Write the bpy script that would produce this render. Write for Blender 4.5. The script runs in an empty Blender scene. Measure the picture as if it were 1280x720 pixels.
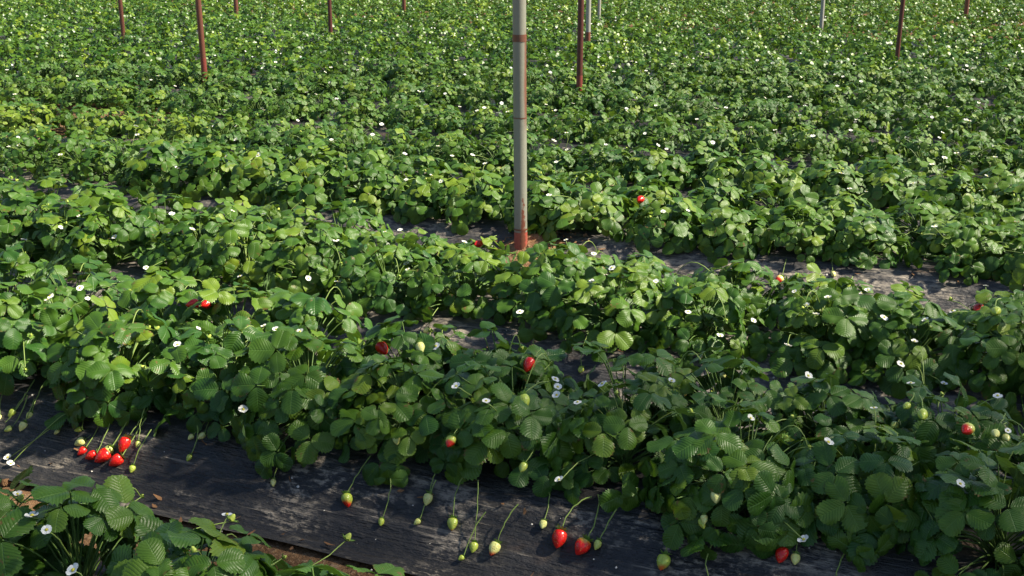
import bpy, bmesh, math, random
import numpy as np

R = math.radians
rng = np.random.default_rng(7)
random.seed(7)
scene = bpy.context.scene
COL = scene.collection

# ------------------------------------------------------------------ layout
CAM_Z = 1.28
FPX = 1500.0                       # focal length in photo pixels (1280 wide)
PITCH = R(16.9)
AL = R(23.5)                       # the beds run 23.5 degrees off the picture plane
CA, SA = math.cos(AL), math.sin(AL)
BED_H = 0.12
N_ROWS = 22

CENTRES = np.array([-2.40, -1.45, -0.50, 0.32, 1.265, 2.40, 3.34, 4.46, 5.33] + [5.33 + 0.95 * i for i in range(1, 27)])
FIRST = 4                          # index of the bed in the lower corner of the photo
MIDS = (CENTRES[1:] + CENTRES[:-1]) / 2

def row_s(k):
    return float(CENTRES[k + FIRST])

def row_of(s):
    return int(np.searchsorted(MIDS, s)) - FIRST

def to_world(a, s):
    return a * CA + s * SA, -a * SA + s * CA

def to_row(x, y):
    return x * CA - y * SA, x * SA + y * CA

def bed_z(s):
    """height of the bed profile (without small bumps) at distance s across the rows"""
    s = np.asarray(s, float)
    ds = np.abs(s - CENTRES[np.searchsorted(MIDS, s)])
    t = np.clip((0.47 - ds) / 0.23, 0, 1)
    return BED_H * (t * t * (3 - 2 * t))

def ray(px, py):
    u, v = (px - 640) / FPX, (py - 360) / FPX
    return np.array([u, math.cos(PITCH) - v * math.sin(PITCH), -(math.sin(PITCH) + v * math.cos(PITCH))])

def hit(px, py, canopy=0.0, half=0.34, lift=0.0):
    """where the sight line of a photo pixel meets the bed, or the leaf dome on it"""
    d = ray(px, py)
    t = 1.0
    while t < 40:
        p = np.array([0, 0, CAM_Z]) + d * t
        a, s = to_row(p[0], p[1])
        z = float(bed_z(s)) + lift
        if canopy:
            k = row_of(s)
            ds = (s - row_s(k)) / half
            if abs(ds) < 1:
                z = max(z, BED_H + canopy * math.sqrt(1 - ds * ds))
        if p[2] <= z:
            return p
        t += 0.004
    return p

def project(x, y, z):
    dx, dy, dz = x, y, z - CAM_Z
    cz = dy * math.cos(PITCH) - dz * math.sin(PITCH)
    cy = -(dy * math.sin(PITCH) + dz * math.cos(PITCH))
    if cz < 0.05:
        return -9999, -9999, cz
    return 640 + FPX * dx / cz, 360 + FPX * cy / cz, cz

# ------------------------------------------------------------------ node helpers
def mat(name):
    m = bpy.data.materials.new(name)
    m.use_nodes = True
    nt = m.node_tree
    nt.nodes.clear()
    out = nt.nodes.new('ShaderNodeOutputMaterial')
    return m, nt, out

def N(nt, kind, **kw):
    n = nt.nodes.new(kind)
    for k, v in kw.items():
        if k in n.inputs.keys() if hasattr(n.inputs, 'keys') else False:
            n.inputs[k].default_value = v
        else:
            setattr(n, k, v)
    return n

def L(nt, a, b):
    nt.links.new(a, b)

def val(nt, sock, v):
    if hasattr(v, 'is_output'):
        L(nt, v, sock)
    else:
        sock.default_value = v

def M(nt, op, a, b=None, c=None, clamp=False):
    n = nt.nodes.new('ShaderNodeMath')
    n.operation = op
    n.use_clamp = clamp
    val(nt, n.inputs[0], a)
    if b is not None:
        val(nt, n.inputs[1], b)
    if c is not None:
        val(nt, n.inputs[2], c)
    return n.outputs[0]

def MIX(nt, f, a, b, blend='MIX'):
    n = nt.nodes.new('ShaderNodeMix')
    n.data_type = 'RGBA'
    n.blend_type = blend
    val(nt, n.inputs[0], f)
    for s, v in ((n.inputs[6], a), (n.inputs[7], b)):
        if hasattr(v, 'is_output'):
            L(nt, v, s)
        else:
            s.default_value = (*v, 1)
    return n.outputs[2]

def STEP(nt, x, lo, hi):
    n = nt.nodes.new('ShaderNodeMapRange')
    n.interpolation_type = 'SMOOTHSTEP'
    val(nt, n.inputs[0], x)
    n.inputs[1].default_value = lo
    n.inputs[2].default_value = hi
    return n.outputs[0]

def NOISE(nt, vec, scale, detail=3, rough=0.55, out=0):
    n = nt.nodes.new('ShaderNodeTexNoise')
    n.inputs['Scale'].default_value = scale
    n.inputs['Detail'].default_value = detail
    n.inputs['Roughness'].default_value = rough
    if vec is not None:
        L(nt, vec, n.inputs['Vector'])
    return n.outputs[out]

def MAPPING(nt, vec, scale=(1, 1, 1), rot=(0, 0, 0)):
    n = nt.nodes.new('ShaderNodeMapping')
    n.inputs['Scale'].default_value = scale
    n.inputs['Rotation'].default_value = rot
    L(nt, vec, n.inputs['Vector'])
    return n.outputs[0]

def PRIN(nt, color, rough=0.5, spec=0.5):
    p = nt.nodes.new('ShaderNodeBsdfPrincipled')
    if hasattr(color, 'is_output'):
        L(nt, color, p.inputs['Base Color'])
    else:
        p.inputs['Base Color'].default_value = (*color, 1)
    val(nt, p.inputs['Roughness'], rough)
    val(nt, p.inputs['Specular IOR Level'], spec)
    return p

def BUMP(nt, height, strength, dist, bsdf):
    b = nt.nodes.new('ShaderNodeBump')
    b.inputs['Strength'].default_value = strength
    b.inputs['Distance'].default_value = dist
    L(nt, height, b.inputs['Height'])
    L(nt, b.outputs[0], bsdf.inputs['Normal'])

# ------------------------------------------------------------------ materials
def make_leaf_material(name, detail=True):
    m, nt, out = mat(name)
    at = N(nt, 'ShaderNodeAttribute', attribute_name='leaf')
    sx = N(nt, 'ShaderNodeSeparateXYZ')
    L(nt, at.outputs['Vector'], sx.inputs[0])
    u, v, var = sx.outputs
    av = M(nt, 'ABSOLUTE', v)
    geo = N(nt, 'ShaderNodeNewGeometry')
    # young leaves are paler and yellower, old ones darker and bluer
    c = MIX(nt, STEP(nt, var, 0.0, 0.55), (0.024, 0.078, 0.009), (0.078, 0.158, 0.010))
    c = MIX(nt, STEP(nt, var, 0.5, 0.93), c, (0.20, 0.275, 0.016))
    old = STEP(nt, var, 0.982, 0.99)
    c = MIX(nt, old, c, (0.27, 0.22, 0.04))
    if detail:
        tex = N(nt, 'ShaderNodeTexCoord')
        blotch = NOISE(nt, tex.outputs['Object'], 26, 2)
        c = MIX(nt, M(nt, 'MULTIPLY', blotch, 0.55), c, (0.022, 0.082, 0.014))
        # some leaves have brown edges and spots
        pick = STEP(nt, M(nt, 'FRACT', M(nt, 'MULTIPLY', var, 53.0)), 0.80, 0.84)
        spots = STEP(nt, M(nt, 'ADD', NOISE(nt, tex.outputs['Object'], 75, 3), M(nt, 'MULTIPLY', M(nt, 'POWER', av, 6.0), 0.14)), 0.64, 0.69)
        c = MIX(nt, M(nt, 'MULTIPLY', M(nt, 'MULTIPLY', pick, spots), 0.8), c, (0.16, 0.085, 0.03))
        # side veins run forward from the midrib to the teeth
        ph = M(nt, 'SUBTRACT', M(nt, 'MULTIPLY', u, 9.0), M(nt, 'MULTIPLY', av, 2.4))
        saw = M(nt, 'ABSOLUTE', M(nt, 'SUBTRACT', M(nt, 'FRACT', ph), 0.5))
        vein = STEP(nt, saw, 0.40, 0.5)
        mid = STEP(nt, av, 0.07, 0.0)
        vv = M(nt, 'MAXIMUM', M(nt, 'MULTIPLY', vein, 0.55), mid)
        c = MIX(nt, M(nt, 'MULTIPLY', vv, 0.42), c, (0.12, 0.235, 0.05))
    under = MIX(nt, 0.55, c, (0.15, 0.24, 0.11))
    c2 = MIX(nt, geo.outputs['Backfacing'], c, under)
    p = PRIN(nt, c2, 0.40, 0.36)
    if detail:
        h = M(nt, 'SUBTRACT', M(nt, 'MULTIPLY', M(nt, 'SINE', M(nt, 'MULTIPLY', M(nt, 'FRACT', M(nt, 'ADD', ph, 0.5)), 3.14159)), 0.5), M(nt, 'MULTIPLY', mid, 0.7))
        h = M(nt, 'ADD', h, M(nt, 'MULTIPLY', NOISE(nt, tex.outputs['Object'], 120, 2), 0.35))
        BUMP(nt, h, 0.5, 0.0022, p)
    tr = N(nt, 'ShaderNodeBsdfTranslucent')
    tc = MIX(nt, 0.45, c, (0.16, 0.30, 0.012))
    L(nt, tc, tr.inputs[0])
    mx = N(nt, 'ShaderNodeMixShader')
    mx.inputs[0].default_value = 0.20
    L(nt, p.outputs[0], mx.inputs[1])
    L(nt, tr.outputs[0], mx.inputs[2])
    L(nt, mx.outputs[0], out.inputs[0])
    return m

LEAF = make_leaf_material('strawberry leaf', True)
LEAF_FAR = make_leaf_material('strawberry leaf far', False)

def simple(name, color, rough=0.5, spec=0.4, noise=None, trans=0.0):
    m, nt, out = mat(name)
    c = color
    if noise:
        tex = N(nt, 'ShaderNodeTexCoord')
        f = NOISE(nt, tex.outputs['Object'], noise[0], 3)
        c = MIX(nt, f, color, noise[1])
    p = PRIN(nt, c, rough, spec)
    if trans:
        tr = N(nt, 'ShaderNodeBsdfTranslucent')
        if hasattr(c, 'is_output'):
            L(nt, c, tr.inputs[0])
        else:
            tr.inputs[0].default_value = (*color, 1)
        mx = N(nt, 'ShaderNodeMixShader')
        mx.inputs[0].default_value = trans
        L(nt, p.outputs[0], mx.inputs[1])
        L(nt, tr.outputs[0], mx.inputs[2])
        L(nt, mx.outputs[0], out.inputs[0])
    else:
        L(nt, p.outputs[0], out.inputs[0])
    return m

STEM = simple('green stem', (0.12, 0.20, 0.045), 0.5, 0.3, (30, (0.07, 0.13, 0.03)))
STALK = simple('pale flower stalk', (0.25, 0.33, 0.08), 0.5, 0.3, (40, (0.15, 0.23, 0.05)))
PETAL = simple('white petal', (0.82, 0.82, 0.78), 0.6, 0.2, None, 0.2)
EYE = simple('yellow flower centre', (0.62, 0.50, 0.05), 0.7, 0.2, (300, (0.42, 0.42, 0.06)))
SEPAL = simple('green sepal', (0.10, 0.20, 0.035), 0.55, 0.3, (60, (0.16, 0.26, 0.05)), 0.15)
BUDM = simple('yellow green bud', (0.50, 0.55, 0.10), 0.5, 0.3, (90, (0.34, 0.46, 0.08)), 0.1)

def make_berry_material():
    m, nt, out = mat('strawberry skin')
    at = N(nt, 'ShaderNodeAttribute', attribute_name='leaf')
    sx = N(nt, 'ShaderNodeSeparateXYZ')
    L(nt, at.outputs['Vector'], sx.inputs[0])
    t, ripe, rnd = sx.outputs          # t: 0 at the shoulder, 1 at the tip
    tex = N(nt, 'ShaderNodeTexCoord')
    nz = NOISE(nt, tex.outputs['Object'], 45, 2)
    k = M(nt, 'ADD', M(nt, 'ADD', t, M(nt, 'MULTIPLY', ripe, 1.6)), M(nt, 'MULTIPLY', M(nt, 'SUBTRACT', nz, 0.5), 0.5))
    f = STEP(nt, k, 1.15, 1.5)
    pale = MIX(nt, STEP(nt, rnd, 0.2, 0.8), (0.40, 0.50, 0.07), (0.62, 0.63, 0.22))
    red = MIX(nt, nz, (0.70, 0.016, 0.010), (0.52, 0.008, 0.008))
    c = MIX(nt, f, pale, red)
    vo = N(nt, 'ShaderNodeTexVoronoi')
    vo.inputs['Scale'].default_value = 210
    L(nt, tex.outputs['Object'], vo.inputs['Vector'])
    seed = STEP(nt, vo.outputs['Distance'], 0.30, 0.16)
    c = MIX(nt, M(nt, 'MULTIPLY', seed, 0.5), c, (0.60, 0.30, 0.06))
    p = PRIN(nt, c, 0.27, 0.5)
    p.inputs['Subsurface Weight'].default_value = 0.08
    p.inputs['Subsurface Radius'].default_value = (0.006, 0.002, 0.001)
    BUMP(nt, STEP(nt, vo.outputs['Distance'], 0.0, 0.5), 0.5, 0.0012, p)
    L(nt, p.outputs[0], out.inputs[0])
    return m
BERRY = make_berry_material()

def make_film_material(name, dusty):
    m, nt, out = mat(name)
    tex = N(nt, 'ShaderNodeTexCoord')
    row = MAPPING(nt, tex.outputs['Object'], (1, 1, 1), (0, 0, AL))
    n1 = NOISE(nt, MAPPING(nt, row, (2.2, 17, 17)), 1.0, 5, 0.65)      # long streaks
    n2 = NOISE(nt, MAPPING(nt, row, (6, 110, 110)), 1.0, 3, 0.6)       # fine scratches
    n3 = NOISE(nt, MAPPING(nt, row, (3.0, 6.0, 6.0)), 1.0, 4, 0.6)     # where mud has dried
    n4 = NOISE(nt, MAPPING(nt, row, (40, 75, 75)), 1.0, 4, 0.7)        # crusts
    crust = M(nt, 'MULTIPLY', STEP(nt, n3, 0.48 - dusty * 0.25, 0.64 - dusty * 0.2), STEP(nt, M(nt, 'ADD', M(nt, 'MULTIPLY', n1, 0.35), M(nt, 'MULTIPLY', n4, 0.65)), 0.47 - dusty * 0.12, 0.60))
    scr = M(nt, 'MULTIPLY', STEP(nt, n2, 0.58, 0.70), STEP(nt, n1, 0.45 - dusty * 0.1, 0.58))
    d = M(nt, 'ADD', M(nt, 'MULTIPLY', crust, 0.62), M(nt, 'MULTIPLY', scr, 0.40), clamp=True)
    k = 1.0 + 2.2 * dusty  # dusty also lightens the bare film, in place of sunlight
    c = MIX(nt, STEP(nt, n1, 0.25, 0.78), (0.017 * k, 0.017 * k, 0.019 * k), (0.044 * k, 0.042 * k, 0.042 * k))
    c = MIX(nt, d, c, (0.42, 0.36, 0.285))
    c = MIX(nt, M(nt, 'MULTIPLY', STEP(nt, n3, 0.42, 0.30), 0.35), c, (0.16, 0.10, 0.06))
    p = PRIN(nt, c, M(nt, 'ADD', 0.38, M(nt, 'MULTIPLY', d, 0.45)), 0.38)
    h = M(nt, 'ADD', M(nt, 'MULTIPLY', n1, 1.0), M(nt, 'ADD', M(nt, 'MULTIPLY', n2, 0.25), M(nt, 'ADD', M(nt, 'MULTIPLY', n3, 0.8), M(nt, 'MULTIPLY', n4, 0.35))))
    BUMP(nt, h, 1.0, 0.020, p)
    L(nt, p.outputs[0], out.inputs[0])
    return m
FILM = make_film_material('black mulch film', 0.0)
FILM_SUNLIT = make_film_material('dusty sunlit film', 0.28)  # paler copy for sunlit beds: more dust, plus sunlight put into the colour

def make_soil_material(name='brown soil', tint=1.0):
    m, nt, out = mat(name)
    tex = N(nt, 'ShaderNodeTexCoord')
    o = tex.outputs['Object']
    n1 = NOISE(nt, o, 9, 4)
    n2 = NOISE(nt, o, 70, 4, 0.65)
    n3 = NOISE(nt, o, 260, 2)
    c = MIX(nt, STEP(nt, n1, 0.3, 0.7), (0.105 * tint, 0.055 * tint, 0.027 * tint), (0.20 * tint, 0.115 * tint, 0.058 * tint))
    c = MIX(nt, STEP(nt, n2, 0.5, 0.72), c, (0.29 * tint, 0.20 * tint, 0.12 * tint))
    c = MIX(nt, STEP(nt, n2, 0.45, 0.3), c, (0.06, 0.032, 0.016))
    p = PRIN(nt, c, 0.92, 0.15)
    BUMP(nt, M(nt, 'ADD', n2, M(nt, 'MULTIPLY', n3, 0.5)), 0.9, 0.012, p)
    L(nt, p.outputs[0], out.inputs[0])
    return m
SOIL = make_soil_material()
SOIL_DRY = make_soil_material('dry crumbly soil', 1.5)
LITTER = simple('dry leaf litter', (0.24, 0.13, 0.06), 0.8, 0.2, (40, (0.12, 0.06, 0.03)))
GRIT = simple('pale grit', (0.55, 0.52, 0.47), 0.9, 0.2)

# ------------------------------------------------------------------ mesh helpers
def mesh_from(name, verts, quads, mats, attr=None, midx=None, smooth=True, tris=None):
    me = bpy.data.meshes.new(name)
    verts = np.asarray(verts, np.float32)
    quads = np.asarray(quads, np.int32).reshape(-1, 4) if quads is not None and len(quads) else np.zeros((0, 4), np.int32)
    tris = np.asarray(tris, np.int32).reshape(-1, 3) if tris is not None and len(tris) else np.zeros((0, 3), np.int32)
    me.vertices.add(len(verts))
    me.vertices.foreach_set('co', verts.ravel())
    nl = quads.size + tris.size
    me.loops.add(nl)
    me.loops.foreach_set('vertex_index', np.concatenate([quads.ravel(), tris.ravel()]))
    nf = len(quads) + len(tris)
    me.polygons.add(nf)
    ls = np.concatenate([np.arange(len(quads)) * 4, quads.size + np.arange(len(tris)) * 3]).astype(np.int32)
    me.polygons.foreach_set('loop_start', ls)
    for m in mats:
        me.materials.append(m)
    if midx is not None:
        me.polygons.foreach_set('material_index', np.asarray(midx, np.int32))
    me.polygons.foreach_set('use_smooth', np.full(nf, smooth))
    if attr is not None:
        a = me.attributes.new('leaf', 'FLOAT_VECTOR', 'POINT')
        a.data.foreach_set('vector', np.asarray(attr, np.float32).ravel())
    me.update(calc_edges=True)
    return me

def link(name, me, parent=None, loc=(0, 0, 0)):
    o = bpy.data.objects.new(name, me)
    COL.objects.link(o)
    o.location = loc
    if parent is not None:
        o.parent = parent
    return o

def tag(o, label=None, cat=None, group=None, kind=None):
    if label: o['label'] = label
    if cat: o['category'] = cat
    if group: o['group'] = group
    if kind: o['kind'] = kind
    return o

def unit(v):
    v = np.asarray(v, float)
    return v / (np.linalg.norm(v, axis=-1, keepdims=True) + 1e-9)

class Geo:
    """collects quads with an attribute and a material index, to become one mesh"""
    def __init__(self):
        self.v, self.q, self.a, self.m, self.n = [], [], [], [], 0
    def add(self, v, q, a=None, m=0):
        v = np.asarray(v, float).reshape(-1, 3)
        q = np.asarray(q, int).reshape(-1, 4)
        self.v.append(v)
        self.q.append(q + self.n)
        self.a.append(np.zeros_like(v) if a is None else np.asarray(a, float).reshape(-1, 3))
        self.m.append(np.full(len(q), m))
        self.n += len(v)
    def mesh(self, name, mats, origin=(0, 0, 0), smooth=True):
        v = np.concatenate(self.v) - np.asarray(origin)
        return mesh_from(name, v, np.concatenate(self.q), mats, np.concatenate(self.a), np.concatenate(self.m), smooth)

def grid_quads(nu, nv):
    i, j = np.meshgrid(np.arange(nu - 1), np.arange(nv - 1), indexing='ij')
    b = (i * nv + j).ravel()
    return np.stack([b, b + nv, b + nv + 1, b + 1], 1)

def tube(pts, radii, sides=5):
    pts = np.asarray(pts, float)
    radii = np.broadcast_to(np.asarray(radii, float), (len(pts),))
    tan = unit(np.gradient(pts, axis=0))
    ref = np.array([0.3, 0.2, 1.0]) if abs(tan[:, 2]).mean() < 0.8 else np.array([1.0, 0.1, 0.0])
    a = unit(np.cross(tan, ref))
    b = np.cross(tan, a)
    ang = np.linspace(0, 2 * np.pi, sides, endpoint=False)
    ring = pts[:, None] + radii[:, None, None] * (np.cos(ang)[None, :, None] * a[:, None] + np.sin(ang)[None, :, None] * b[:, None])
    n = len(pts)
    i, j = np.meshgrid(np.arange(n - 1), np.arange(sides), indexing='ij')
    b0 = (i * sides + j).ravel()
    b1 = (i * sides + (j + 1) % sides).ravel()
    q = np.stack([b0, b1, b1 + sides, b0 + sides], 1)
    return ring.reshape(-1, 3), q

def bezier(p0, p1, p2, n):
    t = np.linspace(0, 1, n)[:, None]
    return (1 - t) ** 2 * np.asarray(p0) + 2 * t * (1 - t) * np.asarray(p1) + t * t * np.asarray(p2)

# ------------------------------------------------------------------ leaves
def leaf_template(nu, nv, teeth):
    i = np.arange(nu)
    u = 0.5 - 0.5 * np.cos(np.pi * i / (nu - 1))
    u = 0.006 + 0.988 * u
    w = u ** 0.60 * (1 - u) ** 0.40
    w /= w.max()
    v = np.linspace(-1, 1, nv)
    U = np.repeat(u, nv)
    V = np.tile(v, nu)
    W = np.repeat(w, nv)
    if teeth:
        odd = np.repeat(i % 2, nv)
        edge = (np.abs(V) > 0.99)
        W = np.where(edge & (odd == 0), W * 0.86, W)
        U = np.where(edge & (odd == 1), U + 0.018, U)
    return U, V, W, grid_quads(nu, nv)

T_NEAR = leaf_template(21, 7, True)
T_MID = leaf_template(8, 5, False)
T_FAR = leaf_template(5, 3, False)

def leaflets(T, O, X, Nn, length, width, fold, curl, ripple, phase, var, geo, m=0):
    """many leaflets at once: O base, X axis, Nn normal"""
    U, V, W, q = T
    Y = np.cross(Nn, X)
    n = len(O)
    x = U[None] * length[:, None]
    y = (V * W)[None] * width[:, None]
    ay = np.abs(V * W)[None]
    z = fold[:, None] * ay * width[:, None] - curl[:, None] * (U ** 2)[None] * length[:, None]
    z = z - (0.25 + 0.5 * fold[:, None]) * (ay ** 2.5) * width[:, None]
    z = z + ripple[:, None] * length[:, None] * np.sin(phase[:, None] + 7 * U[None] + 2.0 * np.sign(V)[None]) * ay
    P = O[:, None] + X[:, None] * x[..., None] + Y[:, None] * y[..., None] + Nn[:, None] * z[..., None]
    k = len(U)
    Q = (q[None] + (np.arange(n) * k)[:, None, None]).reshape(-1, 4)
    A = np.stack([np.broadcast_to(U, (n, k)), np.broadcast_to(V, (n, k)), np.broadcast_to(var[:, None], (n, k))], -1)
    geo.add(P.reshape(-1, 3), Q, A, m)

ACROSS = np.array([SA, CA, 0.0])           # unit vector away from the camera across the rows
ALONG = np.array([CA, -SA, 0.0])

def plant_leaves(base, scale, n_leaf, T, geo, stem_geo, lean, size=1.0, tint=0.0, stem_sides=4, stem_m=0, loose=0.27, tall=1.0):
    """one plant: leaf stalks rise from the crown, each with three leaflets"""
    n = n_leaf
    phi = rng.uniform(0, 2 * np.pi, n) + np.arange(n) * 2.39996
    th = np.arccos(1 - rng.uniform(0.0, 1.0, n) ** 1.15 * 1.12)
    th = np.clip(th, 0, 1.72)
    r = scale * (0.200 - 0.015 * (th / 1.6)) * np.where(rng.random(n) < 0.74, rng.uniform(0.84, 1.04, n), rng.uniform(0.36, 0.84, n))
    d = np.stack([np.sin(th) * np.cos(phi), np.sin(th) * np.sin(phi), np.cos(th)], 1)
    d = d + lean[None] * 0.45
    d = unit(d)
    P = base + d * r[:, None] * np.array([1, 1, 1.04 * tall]) + np.array([0, 0, 0.012])
    # keep leaves above the film
    s = P @ ACROSS
    floor = bed_z(s) + 0.022 + 0.03 * rng.random(n)
    P[:, 2] = np.maximum(P[:, 2], floor)
    # normals lean outwards and up to the light
    nn = unit(d * 1.0 + np.array([0.08, -0.14, 0.30]) + rng.normal(0, loose, (n, 3)))
    out = np.stack([np.cos(phi), np.sin(phi), np.zeros(n)], 1) + rng.normal(0, 0.35, (n, 3))
    X = unit(out - nn * np.sum(out * nn, 1, keepdims=True))
    Y = np.cross(nn, X)
    length = size * rng.uniform(0.033, 0.060, n) * (0.72 + 0.28 * scale)
    var0 = np.clip(rng.beta(2.0, 2.6, n) * 0.9 + tint + 0.16 * (np.cos(th) - 0.45), 0, 0.95)
    var0 = np.where(rng.random(n) < 0.00003, 1.0, var0)
    Os, Xs, Ns, Ls, Vs = [], [], [], [], []
    for ang, ls in ((0, 1.0), (1.75, 0.93), (-1.75, 0.93)):
        a = ang + rng.normal(0, 0.14, n)
        x = X * np.cos(a)[:, None] + Y * np.sin(a)[:, None]
        tilt = rng.normal(0.10, 0.16, n)
        x2 = unit(x * np.cos(tilt)[:, None] - nn * np.sin(tilt)[:, None])
        n2 = unit(nn + x * np.sin(tilt)[:, None] + rng.normal(0, 0.14, (n, 3)))
        n2 = unit(n2 - x2 * np.sum(n2 * x2, 1, keepdims=True))
        Os.append(P + x2 * 0.004)
        Xs.append(x2); Ns.append(n2); Ls.append(length * ls * rng.uniform(0.9, 1.08, n))
        Vs.append(np.where(var0 > 0.98, var0, np.clip(var0 + rng.normal(0, 0.05, n), 0, 0.96)))
    O = np.concatenate(Os); X3 = np.concatenate(Xs); N3 = np.concatenate(Ns); L3 = np.concatenate(Ls); V3 = np.concatenate(Vs)
    # lift leaflets whose tip would go through the film
    tip = O + X3 * L3[:, None]
    low = bed_z(tip @ ACROSS) + 0.012 - tip[:, 2]
    O[:, 2] += np.maximum(low, 0)
    k = len(O)
    leaflets(T, O, X3, N3, L3, L3 * rng.uniform(0.45, 0.54, k), rng.uniform(0.02, 0.55, k), rng.uniform(-0.08, 0.42, k),
             rng.uniform(0.03, 0.10, k), rng.uniform(0, 6.28, k), V3, geo)
    if stem_geo is not None:
        for i in range(n):
            mid = base + np.array([0, 0, 0.6 * (P[i, 2] - base[2]) + 0.03]) + (P[i] - base) * np.array([0.30, 0.30, 0])
            v, q = tube(bezier(base + rng.normal(0, 0.008, 3) * np.array([1, 1, 0]), mid, P[i], 6), np.linspace(0.0019, 0.0014, 6) * (0.7 + 0.3 * scale), stem_sides)
            stem_geo.add(v, q, None, stem_m)

# ------------------------------------------------------------------ flowers, buds, berries
def frame(nrm):
    n = unit(nrm)
    a = unit(np.cross(n, [0.31, 0.93, 0.17]))
    return a, np.cross(n, a), n

def flower_geo(g, m_petal=0, m_eye=1, m_sepal=2, rad=0.0112, res=(5, 5), cup=0.28):
    i = np.linspace(0, 1, res[0])
    j = np.linspace(-1, 1, res[1])
    U = np.repeat(i, res[1]); V = np.tile(j, res[0])
    W = 0.62 * np.sqrt(np.clip(1 - ((U - 0.55) / 0.60) ** 2, 0, 1)) * rad
    for k in range(5):
        a = k * 2 * math.pi / 5 + random.uniform(-0.06, 0.06)
        rr = 0.18 * rad + U * rad * random.uniform(0.80, 0.95)
        x, y = rr, V * W
        z = cup * rr * (0.5 + 0.5 * U) - 0.15 * np.abs(V) * W + 0.0006 * (k % 2)
        g.add(np.stack([x * math.cos(a) - y * math.sin(a), x * math.sin(a) + y * math.cos(a), z], 1), grid_quads(*res), None, m_petal)
    dome(g, 0.34 * rad, 0.30 * rad, 0.10 * rad, m_eye, 4, 8)
    sepals(g, 0.85 * rad, -0.0015, m_sepal, 5, 0.15, off=0.63)

def dome(g, r, h, z0, m, nr=4, ns=8):
    t = np.linspace(0.02, 1, nr)
    ang = np.linspace(0, 2 * np.pi, ns + 1)
    U, A = np.repeat(t, ns + 1), np.tile(ang, nr)
    g.add(np.stack([r * U * np.cos(A), r * U * np.sin(A), z0 + h * np.sqrt(1 - U * U * 0.98)], 1), grid_quads(nr, ns + 1)[:, ::-1], None, m)

def sepals(g, length, z0, m, n=9, up=0.3, off=0.0, droop=0.0):
    U = np.repeat(np.linspace(0, 1, 4), 3); V = np.tile([-1, 0, 1], 4)
    for k in range(n):
        a = off + k * 2 * math.pi / n + random.uniform(-0.12, 0.12)
        ln = length * random.uniform(0.8, 1.1)
        w = 0.24 * ln * np.sin(np.pi * np.clip(U * 0.84 + 0.16, 0, 1)) * V
        x = U * ln
        z = z0 + up * x - droop * x * x / ln + 0.06 * ln * np.abs(V)
        g.add(np.stack([x * math.cos(a) - w * math.sin(a), x * math.sin(a) + w * math.cos(a), z], 1), grid_quads(4, 3), None, m)

def berry_geo(g, length, width, ripe, rnd):
    """axis along -z from the calyx at z = 0"""
    nt_, ns = 13, 17
    t = np.linspace(0, 1, nt_)
    prof = np.sin(np.pi * np.clip(t, 0, 1) ** 0.62) ** 0.72
    prof = np.where(t < 0.3, np.maximum(prof, 0.55 * np.sqrt(t / 0.3 + 1e-6)), prof)
    prof /= prof.max()
    ang = np.linspace(0, 2 * np.pi, ns)
    U, A = np.repeat(t, ns), np.tile(ang, nt_)
    r = np.repeat(prof, ns) * width / 2
    r = r * (1 + 0.05 * np.sin(2 * A + rnd * 6) + 0.03 * np.sin(3 * A + rnd * 9))
    z = -length * (U - 0.10 * np.sin(np.pi * np.clip(U * 3, 0, 1)))
    bend = 0.06 * length * U ** 2
    at = np.stack([U, np.full_like(U, ripe), np.full_like(U, rnd)], 1)
    g.add(np.stack([r * np.cos(A) + bend, r * np.sin(A), z], 1), grid_quads(nt_, ns), at, 0)

def orient(o, zdir, spin=None):
    a, b, n = frame(zdir)
    s = random.uniform(0, 6.28) if spin is None else spin
    a2 = a * math.cos(s) + b * math.sin(s)
    b2 = np.cross(n, a2)
    from mathutils import Matrix
    m = Matrix((a2, b2, n)).transposed()
    o.rotation_euler = m.to_euler()

PETAL_MESHES, EYE_MESHES, CUP_MESHES, WHOLE_FLOWERS, BUD_MESHES, CALYX_MESHES = [], [], [], [], [], []
for k in range(4):
    g = Geo(); flower_geo(g, res=(6, 7), cup=random.uniform(0.12, 0.42))
    whole = g.mesh('flower', [PETAL, EYE, SEPAL])
    WHOLE_FLOWERS.append(whole)
    gp, ge, gs = Geo(), Geo(), Geo()
    cup = random.uniform(0.1, 0.45)
    g2 = Geo(); flower_geo(g2, res=(6, 7), cup=cup)
    for v, q, a, m in zip(g2.v, g2.q, g2.a, g2.m):
        t_ = (gp, ge, gs)[int(m[0])]
        t_.add(v, q - q.min(), a, 0)
    PETAL_MESHES.append(gp.mesh('petals', [PETAL])); EYE_MESHES.append(ge.mesh('flower_centre', [EYE])); CUP_MESHES.append(gs.mesh('sepals', [SEPAL]))
    g = Geo(); dome(g, 0.0042, 0.0105, 0.0, 0, 5, 8); sepals(g, 0.0105, 0.0, 1, 8, 0.5)
    BUD_MESHES.append(g.mesh('bud', [BUDM, SEPAL]))
    g = Geo(); sepals(g, 0.014, 0.0006, 0, 9, 0.25, droop=-0.25)
    CALYX_MESHES.append(g.mesh('calyx', [SEPAL]))
TINY = []
for k in range(2):
    g = Geo(); flower_geo(g, res=(3, 3), rad=0.0135)
    TINY.append(g.mesh('small_flower', [PETAL, EYE, SEPAL]))

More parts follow.
